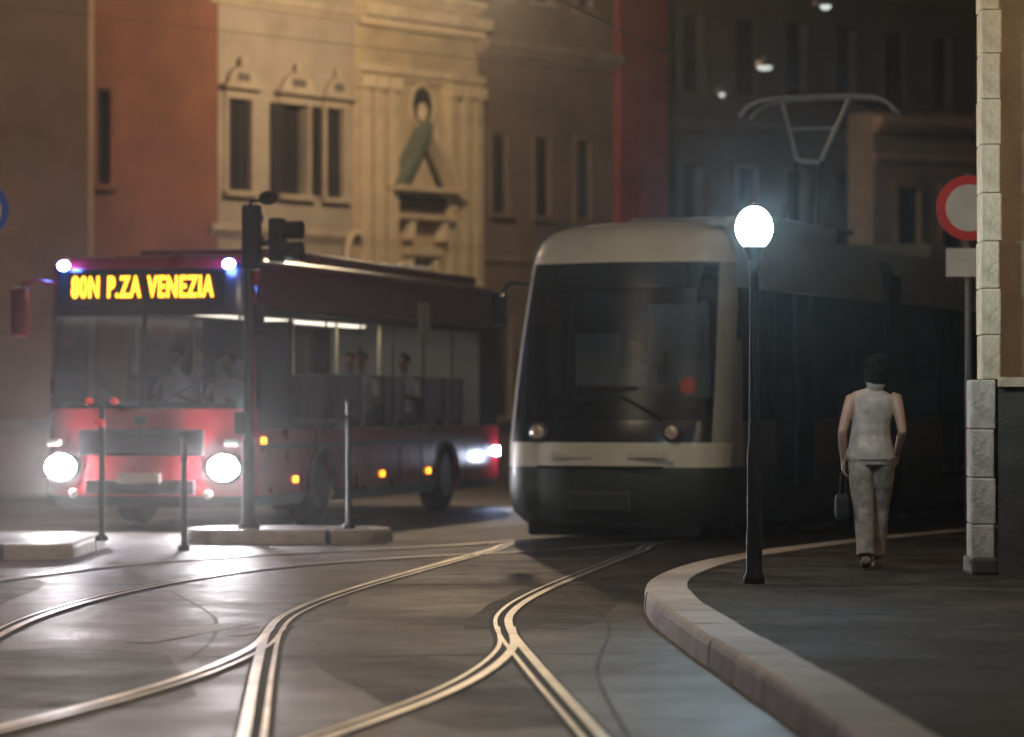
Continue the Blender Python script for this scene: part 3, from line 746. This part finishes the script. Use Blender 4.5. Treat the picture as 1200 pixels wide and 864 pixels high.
# ------------------------------------------------------------------ buildings
def facade(name, o, ang, u0, u1, h, wall, openings, depth=9.0, cornices=()):
    """o: world xy of local origin; local X runs along the facade, -Y is outward"""
    e = empty(name, (o[0], o[1], 0), ang)
    us = sorted(set([u0, u1]+[v for p in openings for v in p[:2]])); zs = sorted(set([0, h]+[v for p in openings for v in p[2:4]]))
    vs, fs = [], []
    def quad(a, b, c, d):
        i = len(vs); vs.extend([a, b, c, d]); fs.append((i, i+1, i+2, i+3))
    for a, b in zip(us, us[1:]):
        for c, d in zip(zs, zs[1:]):
            mu, mz = (a+b)/2, (c+d)/2
            if any(p[0] < mu < p[1] and p[2] < mz < p[3] for p in openings): continue
            quad((a, 0, c), (b, 0, c), (b, 0, d), (a, 0, d))
    D = .22
    for p in openings:
        a, b, c, d = p[:4]
        quad((a, 0, c), (a, D, c), (a, D, d), (a, 0, d)); quad((b, 0, c), (b, 0, d), (b, D, d), (b, D, c))
        quad((a, 0, c), (b, 0, c), (b, D, c), (a, D, c)); quad((a, 0, d), (a, D, d), (b, D, d), (b, 0, d))
    quad((u0, 0, 0), (u0, 0, h), (u0, depth, h), (u0, depth, 0)); quad((u1, 0, 0), (u1, depth, 0), (u1, depth, h), (u1, 0, h))
    quad((u0, 0, h), (u1, 0, h), (u1, depth, h), (u0, depth, h)); quad((u0, depth, 0), (u0, depth, h), (u1, depth, h), (u1, depth, 0))
    me = bpy.data.meshes.new('walls'); me.from_pydata(vs, [], fs); add('walls', me, e, [wall])
    for i, p in enumerate(openings):
        a, b, c, d = p[:4]; kind = p[4]; tm = p[5] if len(p) > 5 else M['trim']
        mu, w = (a+b)/2, b-a
        box('pane_%d' % i, (mu, D+.02, (c+d)/2), (w+.04, .03, d-c+.04), M['pane'], e)
        if kind in ('win', 'shut', 'open', 'ped'):
            box('mullion_%d' % i, (mu, D-.015, (c+d)/2), (.05, .04, d-c), M['shutter'], e)
            box('sill_%d' % i, (mu, -.05, c-.055), (w+.3, .16, .1), tm, e, .01)
            for s in (-1, 1): box('jamb_%d' % i, (mu+s*(w/2+.055), -.02, (c+d)/2), (.10, .05, d-c), tm, e, .006)
            box('lintel_%d' % i, (mu, -.025, d+.07), (w+.22, .06, .13), tm, e, .006)
        if kind in ('shut', 'ped'):
            for s in (-1, 1):
                box('shutter_%d' % i, (mu+s*w/4, .09, (c+d)/2), (w/2-.02, .04, d-c-.03), M['shutter'], e, .006)
        if kind == 'open':
            for s in (-1, 1):
                box('shutter_%d' % i, (mu+s*(w/2+.20), -.09, (c+d)/2), (w*.42, .035, d-c), M['shutter'], e, .006, rot=(0, 0, s*.25))
        if kind in ('ped', 'open'):
            box('hood_%d' % i, (mu, -.09, d+.22), (w+.45, .2, .08), tm, e, .01)
            vs2 = []; n = 10
            for y in (-.12, -.01):
                vs2 += [(mu+(w/2+.08)*math.cos(math.pi*k/n), y, d+.265+.34*math.sin(math.pi*k/n)) for k in range(n+1)]
            fs2 = [tuple(range(n+1)), tuple(range(n+1, 2*n+2))[::-1]]+[(k, k+1, n+2+k, n+1+k) for k in range(n)]
            m3 = bpy.data.meshes.new('pediment'); m3.from_pydata(vs2, [], fs2); add('pediment_%d' % i, m3, e, [tm])
            box('pediment_dark_plate_%d' % i, (mu, -.125, d+.40), (w*.5, .02, .14), M['trimd'], e, .004)  # raised dark plate, painted as the shade of a recess
            ball('finial_%d' % i, (mu, -.1, d+.68), (.08, .06, .12), tm, e)
    for i, (z, pr, th, tm) in enumerate(cornices):
        box('cornice_%d' % i, ((u0+u1)/2, -pr/2+.01, z), (u1-u0+.02, pr, th), tm, e, .015)
        box('cornice_bed_%d' % i, ((u0+u1)/2, -pr/4+.01, z-th*.8), (u1-u0, pr/2, th*.6), tm, e, .01)
    return e

ANG = math.atan2(.783, .62); O = (-2.8, 66.0)
w_ = M['trimw']
facade('beige_townhouse', (-7.45, 60.0), rad(2), -14, 0, 15, M['wall_beige'],
       [(-5.2, -4.3, 5.4, 7.1, 'win'), (-8.5, -7.6, 5.4, 7.1, 'win'), (-5.2, -4.3, 1.2, 3.2, 'shut'), (-8.5, -7.6, 1.2, 3.2, 'shut')], 12, cornices=[(10.6, .2, .2, M['trim'])])
facade('rust_townhouse', (-7.62, 61.0), rad(36), 0.0, 2.75, 14.6, M['wall_red'],
       [(.22, .48, 5.4, 7.1, 'shut', M['wall_red']), (1.5, 2.2, 9.9, 11.4, 'shut', M['wall_red']), (1.2, 2.2, 0, 2.6, 'shut', M['trimd'])], 9)
op = []
for uc, ww, kd in ((-3.63, .62, 'ped'), (-2.10, .72, 'open'), (-.96, .5, 'ped')):
    op.append((uc-ww/2, uc+ww/2, 5.4, 7.1, kd, w_)); op.append((uc-ww/2, uc+ww/2, 9.6, 11.2, 'shut', w_))
op += [(-3.95, -3.2, 1.2, 3.2, 'shut', w_), (-2.5, -1.7, 0, 2.9, 'shut', w_)]
facade('white_townhouse', O, ANG, -4.45, -.40, 14.2, M['wall_white'], op, 9, cornices=[(4.7, .12, .14, w_), (9.0, .14, .16, w_)])
ch = facade('church', O, ANG, -.385, 3.40, 9.6, M['wall_church'],
            [(1.3, 1.8, 0.2, 4.3, 'portal')], 12,
            cornices=[(7.95, .22, .16, M['trim_church']), (9.05, .42, .22, M['trim_church']), (9.45, .25, .14, M['trim_church']), (3.9, .06, .1, M['trim_church'])])
tc_ = M['trim_church']
for u in (-.2, .18, .62, 2.45, 2.9, 3.25):
    box('pilaster', (u, -.09, 3.85), (.24, .2, 7.5), tc_, ch, .02)
    box('capital', (u, -.12, 7.68), (.34, .28, .26), tc_, ch, .03)
    box('pilaster_base', (u, -.13, .3), (.34, .3, .5), tc_, ch, .02)
for k in range(26): box('dentil', (-.3+k*.145, -.18, 8.82), (.07, .14, .09), tc_, ch)
def prism(name, pts, y0, y1, m, parent):
    n = len(pts); vs = [(a, y0, b) for a, b in pts]+[(a, y1, b) for a, b in pts]
    fs = [tuple(range(n)), tuple(range(n, 2*n))[::-1]]+[(k, (k+1) % n, n+(k+1) % n, n+k) for k in range(n)]
    me = bpy.data.meshes.new(name); me.from_pydata(vs, [], fs); return add(name, me, parent, [m])
prism('pediment_left_slope', [(.56, 5.72), (1.5, 7.0), (1.5, 6.74), (.76, 5.72)], -.42, -.0, M['copper'], ch)
prism('pediment_right_slope', [(1.5, 7.0), (2.44, 5.72), (2.24, 5.72), (1.5, 6.74)], -.42, -.0, tc_, ch)
prism('pediment_field', [(.8, 5.73), (1.5, 6.72), (2.20, 5.73)], -.10, -.0, M['shutter'], ch)
prism('pediment_ornament', [(1.15, 5.73), (1.5, 6.3), (1.85, 5.73)], -.2, -.1, tc_, ch)
box('pediment_base', (1.5, -.24, 5.66), (2.0, .48, .1), tc_, ch, .015)
box('inscription', (1.5, -.08, 5.40), (1.45, .12, .26), M['shutter'], ch, .01)
box('portal_shelf', (1.5, -.18, 5.12), (1.6, .36, .1), tc_, ch, .02)
box('portal_lintel', (1.55, -.12, 4.45), (1.1, .2, .18), tc_, ch, .02)
for s in (-1, 1): box('portal_jamb', (1.55+s*.42, -.08, 2.2), (.2, .18, 4.2), tc_, ch, .02); box('portal_bracket', (1.55+s*.5, -.16, 4.85), (.16, .3, .4), tc_, ch, .04)
tube('oculus_moulding', [(1.6+.36*math.cos(a_*math.pi/12), -.05, 7.32+.42*math.sin(a_*math.pi/12)) for a_ in range(25)], .045, tc_, ch)
prism('oculus_dark_disc', [(1.6+.31*math.cos(a_*math.pi/12), 7.32+.37*math.sin(a_*math.pi/12)) for a_ in range(24)], -.03, -.0, M['shutter'], ch)  # flat dark disc, painted as the shade inside an opening
ball('oculus_bust', (1.6, -.05, 7.2), (.14, .1, .2), tc_, ch)
tube('side_arch', [(-.05+.3*math.cos(a_*math.pi/10)-.45, -.16, 4.2+.55*math.sin(a_*math.pi/10)) for a_ in range(11)], .06, tc_, ch)
op = []
for uc in (4.10, 5.51, 6.91):
    op.append((uc-.24, uc+.24, 5.33, 6.95, 'shut', M['wall_tan'])); op.append((uc-.24, uc+.24, 9.75, 11.2, 'shut', M['trim']))
    op.append((uc-.3, uc+.3, 1.2, 3.1, 'shut', M['trim']))
facade('tan_townhouse', O, ANG, 3.42, 7.98, 13.5, M['wall_tan'], op, 9, cornices=[(8.75, .3, .2, M['trim']), (4.4, .08, .1, M['trim'])])
facade('crimson_townhouse', (O[0]+.12, O[1]-.10), ANG, 8.0, 9.75, 14.5, M['wall_crim'], [(8.5, 9.1, 1.2, 3.0, 'shut', M['wall_crim'])], 9)
P4 = (3.15, 73.9); A4 = math.atan2(.62, .78)
op = []
for k in range(9):
    u = .7+k*1.55
    for z0, z1 in ((5.0, 6.7), (8.3, 10.0), (11.4, 12.8)): op.append((u, u+.62, z0, z1, 'win' if (k+int(z0)) % 3 else 'shut', M['wall_grey']))
    op.append((u-.1, u+.75, .2 if k % 2 else 1.0, 3.0, 'shut', M['trimd']))
facade('grey_palazzo', P4, A4, 0, 14.5, 16, M['wall_grey'], op, 10, cornices=[(4.1, .18, .2, M['trimd']), (7.6, .16, .16, M['trimd']), (10.9, .14, .14, M['trimd'])])
op = [(u, u+.5, z0, z0+1.5, 'win', M['wall_dim']) for u in (.6, 1.7, 2.8, 3.9) for z0 in (1.5, 4.3)]
facade('low_corner_house', (7.2, 68.0), rad(28), 0, 7.6, 7.3, M['wall_dim'], op, .9, cornices=[(7.1, .35, .2, M['trim']), (6.4, .12, .1, M['trim']), (3.8, .12, .12, M['trim'])])

rb = empty('corner_building')
def wallprism(name, pts, z0, z1, m, parent):
    n = len(pts); vs = [(a, b, z0) for a, b in pts]+[(a, b, z1) for a, b in pts]
    fs = [tuple(range(n))[::-1], tuple(range(n, 2*n))]+[(k, (k+1) % n, n+(k+1) % n, n+k) for k in range(n)]
    me = bpy.data.meshes.new(name); me.from_pydata(vs, [], fs); return add(name, me, parent, [m])
wallprism('walls', [(3.62, 25.42), (14, 24.9), (20, 50), (12.9, 47.5)], .15, 12, M['wall_right'], rb)
wallprism('plinth', [(3.60, 25.28), (14.1, 24.75), (14.1, 25.3), (3.70, 25.7)], .15, 1.55, M['plinthd'], rb)
wallprism('plinth_cap', [(3.59, 25.24), (14.15, 24.7), (14.1, 25.3), (3.69, 25.75)], 1.55, 1.62, M['quoin'], rb)
z = .17; k = 0
while z < 11.8:
    hh = .34+random.uniform(-.02, .03); w = .15 if k % 2 else .14
    low = z < 1.45
    o = box('quoin_%d' % k, ((3.43 if low else 3.49)+w/2+random.uniform(-.005, .005), 25.50, z+hh/2), (w+(.03 if low else 0), .42, hh-.004), M['plinthw'] if low else M['quoin'], rb, .012); o.rotation_euler = (0, 0, rad(-3)); z += hh; k += 1
box('corner_guard_foot', (3.50, 25.52, .22), (.2, .5, .14), M['plinthd'], rb, .03)
box('drainpipe', (3.93, 25.34, 6.5), (.05, .05, 9.5), M['trimd'], rb, .015)
for i in range(3):
    x = 6+i*2.6; box('window_frame_%d' % i, (x, 25.28-.05*(x-3.6), 3.4), (1.3, .12, 2.2), M['quoin'], rb, .03); box('window_pane_%d' % i, (x, 25.21-.05*(x-3.6), 3.4), (1.0, .03, 1.9), M['pane'], rb)

lw = empty('low_wall'); box('wall', (-9.9, 54, .55), (6.5, .3, 1.1), M['wall_beige'], lw, .03); box('coping', (-9.9, 54, 1.14), (6.6, .42, .08), M['trim'], lw, .02)

# ------------------------------------------------------------------ hung lamps: dim visible ones, and out-of-view ones added for light
def hung(x, y, z, power, color, m, r=.16, radius=.15, span=6):
    e = empty('street_or_added_lamp', (x, y, z))
    lathe('shade', [(.05, .14), (.12, .1), (.2, .0), (.19, -.01)], M['galv'], e)
    ball('lantern', (0, 0, -.03), (r, r, .05), m, e)
    tube('span_cable', [(-span, 0, .5), (0, 0, .2), (span, 0, .5)], .006, M['wire'], e); cyl('stem', (0, 0, .12), (0, 0, .22), .02, .02, M['galv'], e, 8)
    if power:  # only the added out-of-view lamps carry power
        l = bpy.data.lights.new('added_lamp_light', 'POINT'); l.energy = power; l.color = color; l.shadow_soft_size = radius
        lo = bpy.data.objects.new('added_lamp_light', l); COL.objects.link(lo); lo.parent = e; lo.location = (0, 0, -.25-radius)
    return e
WARM = (1, .74, .46)
hung(4.45, 60, 7.4, 0, WARM, M['lampw'], .13, span=4)
hung(4.6, 50, 7.3, 0, WARM, M['lampw'], .08, span=4)
hung(4.25, 69, 7.75, 0, WARM, M['lampw'], .06, span=3)
hung(-.7, 60.0, 9.7, 1350, WARM, M['lampadd'], radius=.2)  # added out of view to light the church facade
hung(-9.5, 50, 9.5, 800, (1, .68, .46), M['lampadd'], radius=.3)  # unseen lamp, added for the left house walls
hung(-2.2, 26.5, 7.5, 760, (1, .77, .54), M['lampadd'], radius=.45)  # unseen addition: front light on the tram and road
hung(3.9, 21.3, 6.6, 340, (1, .76, .50), M['lampadd'], radius=.3)  # added beyond the frame to brighten the corner building

def light(name, typ, loc, en, col, size, parent=None, rot=None, spot=60, blend=.6):
    l = bpy.data.lights.new(name, typ); l.energy = en; l.color = col; l.shadow_soft_size = size
    if typ == 'SPOT': l.spot_size = rad(spot); l.spot_blend = blend
    o = bpy.data.objects.new(name, l); COL.objects.link(o); o.location = loc
    if parent: o.parent = parent
    if rot: o.rotation_euler = rot
    return o
for s in (-1, 1):
    light('headlamp_beam', 'SPOT', (s*.97, -.12, .72), 200, (1, .90, .84), .15, bus, (rad(70), 0, rad(180)), 85, .8)
light('added_rear_light', 'POINT', (1.55, BL-.1, .70), 10, (.7, .8, 1), .08, bus)  # extra light added to brighten the ground by the bus tail

# very thin haze volume, added to put halos around the lamps
hz = bpy.data.materials.new('thin_halo_haze'); hz.use_nodes = True
nt = hz.node_tree; nt.nodes.clear(); o_ = nt.nodes.new('ShaderNodeOutputMaterial'); vsn = nt.nodes.new('ShaderNodeVolumeScatter')
vsn.inputs['Density'].default_value = .0007; vsn.inputs['Anisotropy'].default_value = .92; vsn.inputs['Color'].default_value = (1, 1, 1, 1)
nt.links.new(vsn.outputs[0], o_.inputs['Volume'])
hb = box('halo_haze', (0, 40, 7.0), (50, 100, 14.4), hz)

# ------------------------------------------------------------------ sky
W = bpy.data.worlds.new('World'); S.world = W; W.use_nodes = True
nt = W.node_tree; bg = nt.nodes['Background']
sk = nt.nodes.new('ShaderNodeTexSky'); sk.sky_type = 'NISHITA'; sk.sun_disc = False
sk.sun_elevation = rad(2); sk.sun_rotation = rad(150)
nt.links.new(sk.outputs[0], bg.inputs['Color']); bg.inputs['Strength'].default_value = .003
sl = bpy.data.lights.new('sun', 'SUN'); sl.energy = .005; sl.angle = rad(.5); sl.color = (1, .85, .7)
so = bpy.data.objects.new('sun', sl); COL.objects.link(so); so.rotation_euler = (rad(88), 0, rad(-150))

# ------------------------------------------------------------------ camera
cam = bpy.data.cameras.new('camera'); cam.sensor_width = 36; cam.lens = 120; cam.clip_end = 1000; cam.clip_start = .1
cam.dof.use_dof = True; cam.dof.focus_distance = 24; cam.dof.aperture_fstop = 1.7
co = bpy.data.objects.new('camera', cam); COL.objects.link(co); co.location = (0, 0, 1.4)
co.rotation_euler = (rad(90)+math.atan(45/4000), 0, 0)
S.camera = co
S.view_settings.view_transform = 'Standard'; S.view_settings.look = 'None'; S.view_settings.exposure = 0
